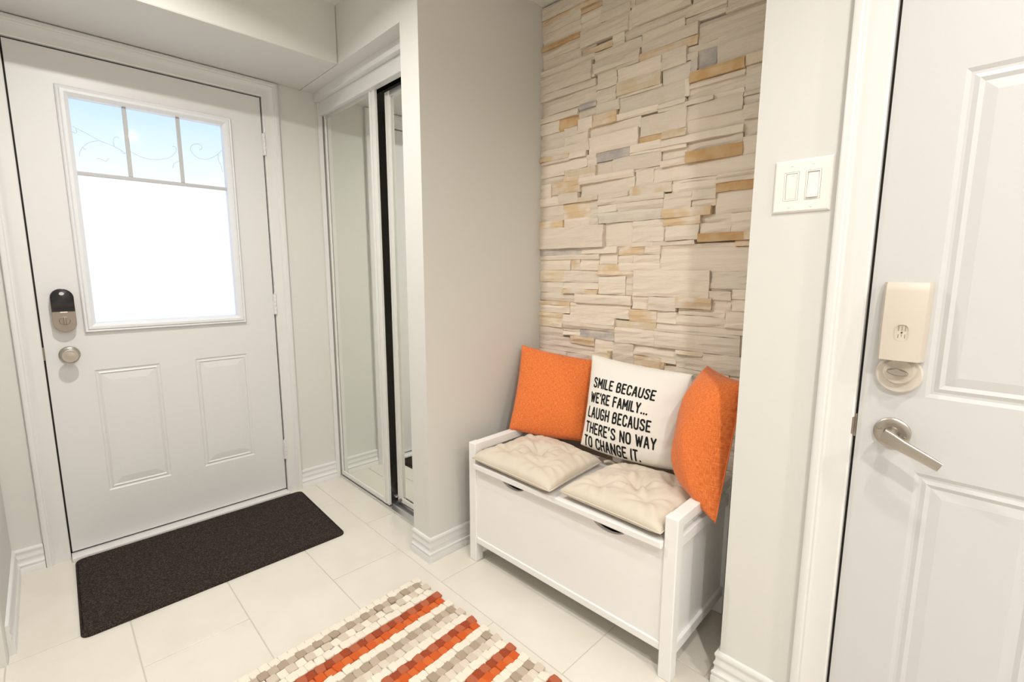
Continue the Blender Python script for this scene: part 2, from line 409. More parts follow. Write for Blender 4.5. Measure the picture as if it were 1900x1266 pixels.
SCROLL = [[(0.168, 1.784), (0.205, 1.767), (0.243, 1.745), (0.273, 1.735), (0.293, 1.73), (0.32, 1.713), (0.328, 1.708)], [(0.243, 1.743), (0.215, 1.733), (0.192, 1.71), (0.181, 1.688), (0.179, 1.671)], [(0.192, 1.71), (0.197, 1.699), (0.202, 1.702)], [(0.293, 1.73), (0.291, 1.75), (0.294, 1.763), (0.304, 1.77), (0.312, 1.766)], [(0.342, 1.719), (0.37, 1.704), (0.399, 1.696), (0.429, 1.697), (0.465, 1.705), (0.49, 1.719), (0.508, 1.741), (0.513, 1.758), (0.506, 1.768), (0.498, 1.764)], [(0.601, 1.768), (0.613, 1.775), (0.612, 1.792), (0.591, 1.795), (0.569, 1.782), (0.565, 1.762), (0.578, 1.741), (0.602, 1.728), (0.628, 1.729), (0.661, 1.747), (0.685, 1.771), (0.7, 1.79)], [(0.677, 1.76), (0.675, 1.735), (0.687, 1.71), (0.689, 1.68)], [(0.492, 1.671), (0.496, 1.69), (0.513, 1.704), (0.534, 1.705)], [(0.229, 1.67), (0.243, 1.673), (0.259, 1.66), (0.271, 1.679)], [(0.166, 1.763), (0.175, 1.757), (0.181, 1.766), (0.177, 1.776)], [(0.313, 1.714), (0.319, 1.705), (0.328, 1.706)]]
def smooth_line(pts, n=2, closed=False):
    for _ in range(n):
        q = [pts[0]]
        for a, b in zip(pts, pts[1:]):
            q.append(tuple(0.75 * i + 0.25 * j for i, j in zip(a, b))); q.append(tuple(0.25 * i + 0.75 * j for i, j in zip(a, b)))
        q.append(pts[-1]); pts = q
    return pts
for ln in SCROLL:
    MB().tube([(x, 0.0135, z) for x, z in smooth_line(ln)], 0.0013, 5).build('etched_scroll', ETCH, door1)
for zc in (1.837, 1.042, 0.250):
    mb = MB()
    for k in range(5):
        z0 = zc - 0.052 + k * 0.0209
        mb.lathe([(0.0058, 0.0), (0.0062, 0.001), (0.0062, 0.0192), (0.0058, 0.0202)], (W_DOOR + 0.004, -0.0150, z0), (0, 0, 1), 14)
    mb.lathe([(0.003, 0), (0.005, 0.003), (0.002, 0.007)], (W_DOOR + 0.004, -0.0150, zc + 0.053), (0, 0, 1), 12)
    mb.box(W_DOOR - 0.004, W_DOOR + 0.006, -0.012, 0.0, zc - 0.052, zc + 0.052)
    mb.build('hinge', WHITE, door1, smooth='auto')
def stadium(cx, w, z0, z1, n=12):
    r = w / 2; out = []
    for i in range(n + 1):
        a = math.pi * i / n; out.append((cx + r * math.cos(a), z1 - r + r * math.sin(a)))
    for i in range(n + 1):
        a = math.pi + math.pi * i / n; out.append((cx + r * math.cos(a), z0 + r + r * math.sin(a)))
    return out
def extrude_outline(pts, prof):
    """outline in (u, v) scaled about its centre along prof = [(scale offset in m, depth)]"""
    cx = sum(p[0] for p in pts) / len(pts); cz = sum(p[1] for p in pts) / len(pts); loops = []
    for off, d in prof:
        lp = []
        for (x, z) in pts:
            v = Vector((x - cx, z - cz)); l = v.length
            v = v * max(0.0, (l - off) / l); lp.append((cx + v.x, -d, cz + v.y))
        loops.append(lp)
    return MB().loft(loops, True, True, True)
LX = 0.0706
lock = extrude_outline(stadium(LX, 0.0700, 0.9676, 1.1410), [(0, 0), (0, 0.030), (0.002, 0.034)]).build('smart_lock', NICKELD, door1, smooth='auto')
tag(lock, 'oval keypad lock, black touch panel above bronze nickel thumb turn')
top = [(x, z) for x, z in stadium(LX, 0.0690, 0.9676, 1.1408) if z > 1.06] ; top = [(LX + 0.0345, 1.050)] + top + [(LX - 0.0345, 1.050)]
extrude_outline(top, [(0, 0.030), (0, 0.0365), (0.0015, 0.0375)]).build('keypad', BLACKP, lock, smooth='auto')
MB().lathe([(0.0175, 0.030), (0.0175, 0.0355), (0.0150, 0.0362), (0.0145, 0.0345), (0.0, 0.0345)], (LX, 0, 1.0125), (0, -1, 0), 28).build('thumb_turn', NICKELD, lock, smooth='auto')
MB().box(LX - 0.0035, LX + 0.0035, -0.0435, -0.034, 0.9985, 1.0265).build('thumb_bar', NICKELD, lock, bevel=0.0015)
MB().box(LX - 0.011, LX + 0.011, -0.0385, -0.034, 1.0455, 1.0500).build('status_light', SWITCHW, lock, bevel=0.001)
badge = MB()
badge.loft([[(LX + 0.0075 * math.cos(a), -d, 1.1215 + 0.0058 * math.sin(a)) for a in [2 * math.pi * i / 24 for i in range(24)]] for d in (0.037, 0.0382)], True, True, True)
badge.build('badge', mat('badge_silver', (0.75, 0.75, 0.75), 0.35), lock)
def text_mesh(name, body, size, mtx, m_, parent):
    cu = bpy.data.curves.new(name, 'FONT'); cu.body = body; cu.size = size; cu.align_x = 'CENTER'; cu.align_y = 'CENTER'; cu.resolution_u = 2
    o = bpy.data.objects.new(name + '_tmp', cu); COL.objects.link(o)
    dg = bpy.context.evaluated_depsgraph_get(); me = bpy.data.meshes.new_from_object(o.evaluated_get(dg))
    bpy.data.objects.remove(o); me.transform(mtx); me.materials.clear(); me.materials.append(m_)
    return new_obj(name, me, parent)
text_mesh('badge_lettering', 'Yale', 0.0068, Matrix.Translation((LX, -0.0384, 1.1215)) @ Matrix.Rotation(math.pi / 2, 4, 'X'), INK, lock)
knob = MB().lathe([(0.0335, 0.0), (0.0335, 0.004), (0.030, 0.009), (0.016, 0.013), (0.0135, 0.020), (0.0135, 0.032), (0.020, 0.038), (0.0275, 0.044), (0.0295, 0.050), (0.0285, 0.057), (0.0250, 0.0605), (0.0235, 0.0600), (0.012, 0.0625), (0.0, 0.0630)],
                   (0.0720, 0, 0.8720), (0, -1, 0), 40).build('door_knob', NICKEL, door1, smooth=True)
tag(knob, 'round satin nickel knob below the keypad lock')

# ------------------------------------------------------------------ right door
door2 = S(root('door_2', (X_R + 0.02, Y_RD - 0.38, Z_DOOR)), 'white paneled door with lever handle and beige deadbolt guard', 'door')
PAN2 = [(0, 0), (0.008, -0.0036), (0.013, -0.0036), (0.021, -0.0008), (0.029, -0.0042), (0.048, -0.0010)]
RP = [(u0, u1, v0, v1) for (u0, u1) in ((0.1115, 0.3275), (0.4325, 0.6485)) for (v0, v1) in ((0.20, 0.7785), (0.9473, 1.603), (1.735, 1.93))]
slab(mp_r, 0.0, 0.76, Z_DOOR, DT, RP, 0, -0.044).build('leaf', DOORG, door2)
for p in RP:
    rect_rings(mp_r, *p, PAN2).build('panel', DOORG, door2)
HY, HZ = -2.5165, 0.8575
lever = MB().lathe([(0.0335, 0.0), (0.0335, 0.006), (0.031, 0.0085), (0.024, 0.0095), (0.018, 0.0085), (0.0165, 0.0085), (0.0, 0.0085)], (X_R, HY, HZ), (-1, 0, 0), 44).build('lever_handle', NICKEL, door2, smooth='auto')
tag(lever, 'brushed nickel lever handle on a round rose')
MB().lathe([(0.0150, 0.008), (0.0140, 0.012), (0.0125, 0.020), (0.0125, 0.050), (0.0115, 0.056), (0.0, 0.0575)], (X_R, HY, HZ), (-1, 0, 0), 28).build('spindle', NICKEL, lever, smooth='auto')
loops = []
tip = Vector((X_R - 0.062, -2.6045, 0.8195)); base = Vector((X_R - 0.050, HY + 0.011, HZ + 0.005))
for t, hw, th in ((0, 0.0150, 0.012), (0.12, 0.0155, 0.012), (0.35, 0.0130, 0.010), (0.7, 0.0112, 0.008), (1.0, 0.0102, 0.0065)):
    c = base.lerp(tip, t); c.x += 0.010 * math.sin(math.pi * t) * 0.0 - 0.004 * math.sin(math.pi * min(1, t * 1.4)) 
    dr = (tip - base).normalized(); n = Vector((-1, 0, 0)); up = n.cross(dr).normalized()
    loops.append([c + up * (hw * math.copysign(abs(math.cos(a)) ** 0.5, math.cos(a))) + n * (th * 0.6 * math.copysign(abs(math.sin(a)) ** 0.6, math.sin(a))) for a in [2 * math.pi * i / 16 for i in range(16)]])
MB().loft(loops, True, True, True).build('lever', NICKEL, lever, smooth='auto')
for sy in (-0.0225, 0.0225):
    sz = -0.006 if sy < 0 else 0.006
    MB().lathe([(0.0042, 0.006), (0.0042, 0.0112), (0.002, 0.0118), (0.0018, 0.0098), (0, 0.0098)], (X_R, HY + sy, HZ + sz), (-1, 0, 0), 16).build('screw', NICKEL, lever, smooth='auto')

# beige deadbolt guard mounted on the right door
guard = tag(root('deadbolt_guard', (X_R, -2.5165, 0.948)), 'beige plastic cover box over a thumb turn, above the lever handle', 'door guard')
def mp_g(u, v, d): return (X_R - d, -2.5165 - u, v)
mb = MB()
def gsec(v, hw, d, crown):
    pts = [(-hw, 0.0), (-hw, d * 0.55), (-hw + 0.006, d)]
    pts += [(-hw + 0.006 + (2 * hw - 0.012) * i / 6, d + crown * math.sin(math.pi * i / 6)) for i in range(1, 6)]
    pts += [(hw - 0.006, d), (hw, d * 0.55), (hw, 0.0)]
    return [mp_g(u, v, dd) for u, dd in pts]
mb.loft([gsec(v, hw, d, 0.0025) for v, hw, d in ((1.0240, 0.0385, 0.0370), (1.0250, 0.0395, 0.0385), (1.10, 0.0405, 0.0350), (1.172, 0.0410, 0.0290), (1.184, 0.0410, 0.0260), (1.1900, 0.0400, 0.0200))], True, True, True)
mb.build('cover_box', BEIGEP, guard, smooth='auto')
MB().lathe([(0.0410, 0.0), (0.0410, 0.008), (0.0385, 0.011), (0.0, 0.011)], (X_R, -2.5165, 0.9915), (-1, 0, 0), 48).build('base_plate', mat('pale_beige_plastic', (0.66, 0.60, 0.53), 0.3), guard, smooth='auto')
MB().lathe([(0.0300, 0.010), (0.0290, 0.018), (0.0255, 0.0235), (0.0, 0.0235)], (X_R, -2.5165, 0.9990), (-1, 0, 0), 40).build('collar', BEIGEP, guard, smooth='auto')
mb = MB(); lp = []
for d, a, b in ((0.020, 0.016, 0.0060), (0.027, 0.0185, 0.0075), (0.034, 0.0185, 0.0075), (0.037, 0.016, 0.005)):
    lp.append([mp_g(a * math.cos(t), 0.9985 + b * math.sin(t) - 0.10 * a * math.cos(t), d) for t in [2 * math.pi * i / 20 for i in range(20)]])
mb.loft(lp, True, True, True); mb.build('thumb_turn', NICKEL, guard, smooth='auto')
mb = MB()
def oval(hw, hh, d, n=28): return [mp_g(0.0 + hw * math.copysign(abs(math.cos(a)) ** 0.7, math.cos(a)), 1.0850 + hh * math.copysign(abs(math.sin(a)) ** 0.7, math.sin(a)), d) for a in [2 * math.pi * i / n for i in range(n)]]
mb.loft([oval(0.0120, 0.0180, 0.0368), oval(0.0120, 0.0180, 0.0392), oval(0.0108, 0.0168, 0.0392), oval(0.0108, 0.0168, 0.0372)], True, False, True).build('speaker_grille', BEIGEP, guard, smooth='auto')
SLOT = mat('slot_brown', (0.30, 0.23, 0.17), 0.8)
for sx in (-0.0055, 0.0, 0.0055):
    for (a, b) in ((1.0715, 1.0815), (1.0885, 1.0985)):
        MB().box(X_R - 0.0386, X_R - 0.0366, -2.5165 + sx - 0.0007, -2.5165 + sx + 0.0007, a, b).build('grille_slot', SLOT, guard)
MB().lathe([(0.0016, 0.036), (0.0016, 0.0390), (0.0, 0.0390)], (X_R, -2.5165, 1.0850), (-1, 0, 0), 10).build('screw', DARK, guard)

# ------------------------------------------------------------------ light switch
sw = tag(root('light_switch', (X_R, -2.2955, 1.354)), 'white double rocker light switch on the narrow grey wall', 'light switch')
def mp_s(u, v, d): return (X_R - d, -2.2955 - u, 1.4158 + v)
RK = [(-0.0385, -0.0065), (0.0075, 0.0395)]
holes = [(a, b, -0.0335, 0.0335) for a, b in RK]
mb = slab(mp_s, -0.0570, 0.0570, -0.0570, 0.0570, holes, 0.0062, 0.002)
rect_rings(mp_s, -0.0615, 0.0615, -0.0615, 0.0615, [(0, 0.0), (0, 0.0025), (0.0015, 0.0045), (0.0045, 0.0062)], mb, fill=False)
mb.build('plate', SWITCHW, sw, smooth='auto')
for i, (a, b) in enumerate(RK):
    f = tag(slab(mp_s, a + 0.0006, b - 0.0006, -0.0329, 0.0329, [(a + 0.004, b - 0.004, -0.0300, 0.0300)], 0.0066, 0.001).build('rocker_frame', SWITCHW, sw))
    mb = MB(); s = 1 if i == 0 else -1
    pr = [(-0.0295, 0.0045 if s > 0 else 0.0105), (0.0, 0.0065), (0.0295, 0.0045 + (0 if s < 0 else 0.0015))]
    lp = [[mp_s(a + 0.0045, v, 0.001), mp_s(a + 0.0045, v, d), mp_s(b - 0.0045, v, d), mp_s(b - 0.0045, v, 0.001)] for v, d in pr]
    mb.loft(lp, True, True, True); mb.build('rocker', SWITCHW, sw, bevel=0.0008, seg=1)
for u in (-0.0230, 0.0230):
    for v in (-0.0485, 0.0485):
        x, y, z = mp_s(u, v, 0)
        MB().lathe([(0.0030, 0.005), (0.0030, 0.0068), (0.0022, 0.0075), (0.0, 0.0075)], (X_R, y, z), (-1, 0, 0), 14).build('screw', SWITCHW, sw, smooth='auto')

# ------------------------------------------------------------------ closet
S(MB().box(1.1416, 1.205, Y_OPEN, 0.0, 2.102, 2.150).build('trim_4', WHITE, bevel=0.0015), 'white board across the top of the closet opening', 'header')
S(MB().box(1.1670, 1.200, Y_OPEN, 0.0, 2.036, 2.1015).build('trim_5', WHITE, bevel=0.001), 'white fascia hiding the sliding door track', 'fascia')
S(MB().box(1.157, 1.1795, -0.014, 0.0, 0.0, 2.1015).build('trim_6', WHITE, bevel=0.002), 'slim white jamb strip where the mirrors meet the front wall', 'jamb')
t7 = S(MB().box(1.1767, 1.285, Y_OPEN, -0.014, 0.0, 0.0075).build('trim_7', ALU, bevel=0.001), 'aluminium floor track of the mirrored sliding doors', 'track')
for x in (1.1800, 1.2150, 1.2500, 1.2820):
    MB().box(x - 0.0015, x + 0.0015, Y_OPEN, -0.014, 0.0075, 0.0135).build('rib', ALU, t7)
t8 = S(MB().box(1.2005, 1.30, Y_OPEN, 0.0, 2.085, 2.141).build('trim_8', DARK), 'dark upper track behind the closet fascia', 'track')
FRAMEW = mat('mirror_frame_white', (0.80, 0.79, 0.75), 0.35)
def mirror_door(name, x, y1, y0, sl, sr, z0, z1, label):
    """frame from y1 (front wall side) to y0, stile widths sl and sr"""
    r_ = S(root(name, (x, (y0 + y1) / 2, z0)), label, 'sliding door')
    for a, b in ((y1 - sl, y1), (y0, y0 + sr)):
        MB().box(x, x + 0.016, a, b, z0, z1).build('stile', FRAMEW, r_, bevel=0.003)
        w = b - a
        if w > 0.04:
            MB().box(x - 0.0035, x, a + 0.55 * w, b - 0.004, z0 + 0.004, z1 - 0.004).build('stile_ridge', FRAMEW, r_, bevel=0.0012)
    MB().box(x + 0.001, x + 0.016, y0 + sr, y1 - sl, z0, z0 + 0.026).build('rail', FRAMEW, r_, bevel=0.002)
    MB().box(x + 0.001, x + 0.016, y0 + sr, y1 - sl, z1 - 0.026, z1).build('rail', ALU, r_, bevel=0.002)
    MB().box(x + 0.005, x + 0.010, y0 + sr - 0.004, y1 - sl + 0.004, z0 + 0.022, z1 - 0.022).build('mirror', MIRROR, r_)
    MB().box(x + 0.0105, x + 0.0150, y0 + sr - 0.004, y1 - sl + 0.004, z0 + 0.022, z1 - 0.022).build('backing', DARK, r_)
    return r_
mirror_door('door_3', 1.1870, -0.0145, -0.5560, 0.014, 0.050, 0.014, 2.045, 'mirrored sliding closet door beside the front wall')
d4 = mirror_door('door_4', 1.2330, -0.5700, -0.9600, 0.040, 0.020, 0.030, 2.030, 'mirrored sliding closet door set deeper, behind the grey wall end')
MB().lathe([(0.008, 0), (0.008, 0.010), (0.003, 0.013)], (1.2325, -0.600, 0.045), (-1, 0, 0), 14).build('roller', NICKELD, d4)
MB().box(1.2140, 1.2300, -0.585, -0.562, 0.058, 0.066).build('guide', ALU, d4, bevel=0.001)

# ------------------------------------------------------------------ stone wall
STONES = '0,58,465,476,c;0,65,461,465,l;44,65,456,461,l;0,44,454,461,c;216,219,454,464,c;44,65,442,456,c;65,92,442,453,c;65,92,453,467,c;92,95,444,467,c;0,44,443,454,c;216,219,440,454,c;0,44,439,443,o;44,91,429,442,c;50,76,422,427,l;0,44,432,439,c;216,219,432,440,c;0,44,422,432,c;44,50,422,429,c;216,219,423,432,c;50,60,427,429,c;0,59,417,422,c;0,57,402,417,c;59,102,413,421,c;60,101,405,413,c;81,101,402,405,c;57,60,403,413,c;94,141,429,444,c;91,94,429,442,c;141,145,433,444,c;87,142,422,429,c;76,87,421,429,c;102,137,416,422,c;102,147,408,416,c;101,147,402,408,l;142,166,421,433,c;166,219,414,418,c;147,219,401,414,c;166,219,418,423,c;137,166,416,421,c;61,81,397,405,c;62,82,391,397,c;82,120,392,402,c;82,120,382,392,m;120,140,391,402,c;121,143,380,391,h;143,148,383,392,h;140,161,396,401,c;140,148,392,396,c;148,161,383,396,g;161,219,383,401,c;143,181,376,383,o;181,219,377,383,m;181,219,361,377,c;143,181,372,376,c;143,181,368,372,c;181,219,358,361,c;0,61,396,402,c;0,62,384,396,c;0,45,382,384,c;45,63,380,384,g;0,43,377,382,c;0,22,367,377,c;22,43,367,377,o;43,62,372,380,c;63,81,380,391,c;62,84,372,380,c;43,59,363,372,c;59,83,363,372,l;0,29,363,367,c;29,43,361,367,c;0,29,353,363,c;29,31,353,361,c;31,55,353,361,c;55,104,355,363,c;43,55,361,363,c;84,140,367,380,c;119,141,364,367,c;140,143,368,380,c;83,119,363,367,c;119,161,361,364,c;141,181,364,368,c;161,181,361,364,c;104,142,347,361,c;103,123,342,347,o;123,142,341,347,l;142,181,351,361,c;142,182,341,351,c;181,219,352,358,c;182,219,343,352,c;182,219,332,343,c;183,219,321,332,c;55,103,342,355,c;63,96,334,342,g;96,123,336,342,c;0,55,346,353,c;0,34,343,346,l;34,53,341,346,c;0,53,332,341,c;0,34,341,343,c;53,63,332,342,c;29,63,326,332,m;0,28,329,332,c;63,80,323,334,c;80,123,323,334,c;96,123,334,336,c;100,123,321,323,c;123,182,336,341,c;123,143,333,336,c;123,143,325,333,c;143,182,329,336,c;143,183,321,329,o;123,143,321,325,c;101,117,310,321,c;117,219,310,321,c;167,219,306,310,c;133,167,308,310,c;0,29,323,329,c;14,46,312,323,l;29,46,323,326,l;46,100,318,323,c;46,63,323,326,c;46,95,307,318,c;66,95,303,307,c;95,101,303,318,c;101,133,303,310,l;133,166,301,308,c;166,219,298,304,o;0,14,310,323,c;0,23,303,310,c;14,23,310,312,c;23,45,303,312,c;45,66,303,307,m;0,28,289,303,c;28,58,290,303,l;58,66,288,303,c;0,28,282,289,l;28,58,282,290,c;58,67,282,288,c;66,127,298,303,c;66,86,292,298,c;67,127,283,292,h;86,127,292,298,c;127,149,289,301,c;149,166,294,301,c;149,166,289,294,c;127,164,283,289,l;128,157,277,283,l;166,219,283,298,c;157,178,277,283,c;178,219,276,283,c;156,178,270,277,c;178,219,270,276,c;156,188,264,270,o;188,219,264,270,l;0,73,264,282,c;73,100,263,283,c;100,128,266,283,c;128,130,266,277,c;130,156,266,277,c;100,119,263,266,c;119,153,263,266,c;0,50,258,264,g;50,87,258,263,c;87,113,256,263,l;113,126,256,263,c;0,69,254,258,c;0,37,244,254,c;37,48,244,254,l;48,68,244,254,c;69,87,249,258,c;68,88,243,249,l;87,102,250,256,c;102,126,250,256,c;88,126,243,250,c;126,219,243,260,c;126,182,260,263,c;182,219,260,264,l;0,30,233,244,m;30,68,233,244,c;68,104,239,243,l;68,96,223,239,c;104,166,223,243,c;96,104,223,239,c;166,219,231,243,c;166,182,223,229,c;182,219,224,231,c;166,182,229,231,c;0,29,223,233,c;29,68,227,233,c;29,68,223,227,l;0,44,215,223,c;0,37,211,215,l;0,37,204,211,c;37,101,203,215,c;44,102,215,223,c;102,118,212,223,c;118,141,212,223,c;101,125,202,212,l;125,142,203,212,c;141,168,215,223,l;168,179,215,223,c;182,219,215,224,c;179,182,215,223,c;142,178,210,215,c;142,179,203,210,c;179,219,203,215,c;0,30,191,204,m;0,30,182,191,c;30,87,197,203,c;30,87,191,197,c;30,50,188,191,c;50,87,184,191,g;30,50,184,188,c;87,125,196,202,m;87,125,183,196,c;125,219,198,203,c;125,190,196,198,c;125,190,183,196,c;190,219,183,198,c;0,67,168,177,p;0,39,177,182,p;39,67,177,184,l;67,86,175,184,c;67,82,163,175,m;82,84,163,175,m;86,105,163,183,c;84,86,164,175,c;105,143,174,183,c;131,143,171,174,c;105,131,163,174,l;131,134,163,171,l;143,164,180,183,m;151,164,169,180,c;164,217,169,183,c;217,219,169,183,c;0,35,154,168,p;216,219,156,169,p;35,62,152,168,p;62,65,156,168,p;95,114,444,462,c;114,145,444,462,c;95,123,462,476,c;123,145,462,476,c;145,177,433,444,c;177,195,433,444,c;145,165,444,460,c;165,195,444,460,c;145,172,460,476,c;172,195,460,476,c;195,216,423,440,c;195,216,440,458,c;195,216,458,476,c;134,184,156,169,c;65,134,156,163,c;184,216,156,169,c;58,95,467,476,c;166,195,423,433,c;166,219,304,306,c;143,151,169,180,c;81,121,380,382,c;0,37,0,9,c;37,80,0,9,c;80,107,0,9,c;107,129,0,9,c;129,172,0,9,c;172,208,0,9,m;208,219,0,9,c;0,52,9,23,c;52,87,9,23,m;87,116,9,23,p;116,140,9,23,c;140,171,9,23,c;171,219,9,23,m;0,35,23,33,c;35,63,23,33,c;63,99,23,33,c;99,140,23,33,c;140,196,23,33,c;196,219,23,33,c;0,33,33,47,c;33,66,33,47,c;66,101,33,47,c;101,154,33,47,p;154,191,33,47,c;191,219,33,47,c;0,50,47,57,c;50,94,47,57,c;94,150,47,57,c;150,195,47,57,c;195,219,47,57,c;0,34,57,67,p;34,54,57,67,c;54,74,57,67,c;74,132,57,67,c;132,183,57,67,c;183,219,57,67,c;0,27,67,78,c;27,57,67,78,c;57,101,67,78,c;101,159,67,78,c;159,205,67,78,c;205,219,67,78,c;0,55,78,90,c;55,113,78,90,c;113,143,78,90,c;143,167,78,90,p;167,188,78,90,l;188,219,78,90,c;0,25,90,99,c;25,54,90,99,c;54,101,90,99,c;101,121,90,99,c;121,144,90,99,c;144,182,90,99,c;182,219,90,99,c;0,27,99,110,m;27,86,99,110,c;86,143,99,110,c;143,165,99,110,c;165,219,99,110,c;0,36,110,123,c;36,70,110,123,c;70,126,110,123,c;126,165,110,123,c;165,183,110,123,c;183,203,110,123,c;203,219,110,123,c;0,36,123,134,c;36,60,123,134,c;60,91,123,134,c;91,122,123,134,c;122,143,123,134,c;143,164,123,134,l;164,192,123,134,c;192,219,123,134,c;0,52,134,140,c;52,107,134,140,c;107,145,134,140,c;145,170,134,140,p;170,219,134,140,c;0,59,140,152,c;59,107,140,152,c;107,140,140,152,c;140,184,140,152,c;184,204,140,152,c;204,219,140,152,c;0,35,152,154,c;62,90,152,156,c;90,120,152,156,c;120,140,152,156,c;140,174,152,156,c;174,219,152,156,c'
rng = random.Random(11)
wall_stone = S(MB().box(X_ST, 1.90, Y_R - 0.06, Y_N + 0.02, -0.02, 2.45).build('wall_stone', MORTAR), 'cream ledgestone clad wall at the back of the bench niche', 'stone wall')
def stone_geo(w, h, dep, seed):
    """a split stone in local coordinates: x into the wall, y to the left, z up, centred on the front face"""
    r = random.Random(seed)
    nx = max(2, min(7, int(round(w / 0.045)) + 1)); nz_ = max(2, min(7, int(round(h / 0.013)) + 1))
    ch = min(0.0035, h * 0.10, w * 0.10); gap = -0.0003
    tilt = r.uniform(-0.0035, 0.0035) * min(1.0, w / 0.12); tz = r.uniform(-0.003, 0.0025)
    V = []; idx = {}
    lay = [r.uniform(-0.0020, 0.0024) for _ in range(nz_)]; zj = [r.uniform(-0.0035, 0.0035) for _ in range(nz_)]
    # outline irregularity
    o1, o2, o3, o4 = [r.choice((0.0, 0.0, 0.0, 0.0024)) for _ in range(4)]
    et = [o1 + r.uniform(-0.0016, 0.0008) for _ in range(nx)]; eb = [-o2 + r.uniform(-0.0008, 0.0016) for _ in range(nx)]
    el = [o3 + r.uniform(-0.0016, 0.0008) for _ in range(nz_)]; er = [-o4 + r.uniform(-0.0008, 0.0016) for _ in range(nz_)]
    for k in range(nz_):
        for i in range(nx):
            fu = i / (nx - 1); fv = k / (nz_ - 1)
            y = (0.5 - fu) * (w - 2 * gap); z = (fv - 0.5) * (h - 2 * gap)
            bord = i in (0, nx - 1) or k in (0, nz_ - 1)
            if i == 0: y += el[k] - ch * 0.15
            elif i == nx - 1: y += er[k] + ch * 0.15
            else: y += r.uniform(-0.006, 0.006)
            if k == 0: z += eb[i] + ch * 0.12
            elif k == nz_ - 1: z += et[i] - ch * 0.12
            else: z += zj[k] + r.uniform(-0.0015, 0.0015)
            x = r.uniform(-0.0016, 0.0016) + lay[k] + tilt * (fu - 0.5) * 2 + tz * (fv - 0.5) * 2
            if bord: x += ch * r.uniform(0.4, 1.1)
            idx[(k, i)] = len(V); V.append((x, y, z))
    F = []
    for k in range(nz_ - 1):
        for i in range(nx - 1):
            F.append((idx[(k, i)], idx[(k, i + 1)], idx[(k + 1, i + 1)], idx[(k + 1, i)]))
    ringi = [idx[(0, i)] for i in range(nx)] + [idx[(k, nx - 1)] for k in range(1, nz_)] + [idx[(nz_ - 1, i)] for i in range(nx - 2, -1, -1)] + [idx[(k, 0)] for k in range(nz_ - 2, 0, -1)]
    back = []
    for q in ringi:
        back.append(len(V)); V.append((dep, V[q][1] * 0.998, V[q][2] * 0.995))
    n = len(ringi)
    for a in range(n):
        F.append((ringi[a], back[a], back[(a + 1) % n], ringi[(a + 1) % n]))
    return V, F
hidden_V, hidden_F = [], []
for si, rec in enumerate(STONES.split(';')):
    c0, c1, r0, r1, cc = rec.split(','); c0, c1, r0, r1 = int(c0), int(c1), int(r0), int(r1)
    y1 = Y_N - c0 * 0.005; y0 = Y_N - c1 * 0.005; z0 = r0 * 0.005; z1 = min(r1 * 0.005, Z_CEIL - 0.001)
    w = y1 - y0; h = z1 - z0
    fx = 1.741 + rng.uniform(-0.009, 0.008) + (-0.002 if cc in 'oglm' else 0.001) - (0.004 if w * h > 0.02 else 0)
    V, F = stone_geo(w, h, X_ST + 0.004 - fx, si)
    ctr = (fx, (y0 + y1) / 2, (z0 + z1) / 2)
    if r0 < 86:
        o_ = len(hidden_V); hidden_V += [tuple(a + b for a, b in zip(v, ctr)) for v in V]; hidden_F += [tuple(i + o_ for i in f) for f in F]
        continue
    me = bpy.data.meshes.new('stone'); me.from_pydata(V, [], F); me.materials.append(ST[cc])
    o = _plain_new('stone', me, wall_stone); o.location = ctr
me = bpy.data.meshes.new('lower_stones'); me.from_pydata(hidden_V, [], hidden_F); me.materials.append(ST['c'])
tag(_plain_new('lower_stones', me, wall_stone), kind='stuff')

# ------------------------------------------------------------------ storage bench
BA = 0.0222
bench = tag(root('storage_bench', (1.208, -1.184, 0.0), BA), 'white wooden storage bench with armrests in the stone niche', 'bench')
BM = Matrix.Translation((1.208, -1.184, 0.0)) @ Matrix.Rotation(BA, 4, 'Z')
BL, BD = 0.902, 0.443; LW, LD, LH = 0.0400, 0.0390, 0.518
def bbox(name, d0, d1, a0, a1, z0, z1, bev=0.002, parent=bench, m_=FURN):
    mb = MB().box(d0, d1, -a1, -a0, z0, z1); mb.bm.transform(BM)
    return mb.build(name, m_, parent, bevel=bev)
for d in (0.0, BD - LD):
    for a in (0.0, BL - LW):
        bbox('leg', d, d + LD, a, a + LW, 0.0, LH, 0.003)
for a in (0.0, BL - LW):
    bbox('armrest', LD, BD - LD, a + 0.002, a + LW - 0.002, 0.4825, LH - 0.0015, 0.0025)
    bbox('side_rail', LD, BD - LD, a + 0.003, a + LW - 0.003, 0.416, 0.452, 0.002)
    bbox('side_rail', LD, BD - LD, a + 0.003, a + LW - 0.003, 0.072, 0.106, 0.002)
    bbox('side_panel', LD - 0.004, BD - LD + 0.004, a + 0.013, a + LW - 0.013, 0.10, 0.420, 0.0)
bbox('front_rail', 0.0035, 0.030, LW, BL - LW, 0.084, 0.110, 0.003)
bbox('back_panel', BD - 0.025, BD - 0.012, LW - 0.004, BL - LW + 0.004, 0.08, 0.414, 0.0)
bbox('bottom_panel', 0.018, BD - 0.02, LW - 0.004, BL - LW + 0.004, 0.088, 0.098, 0.0)
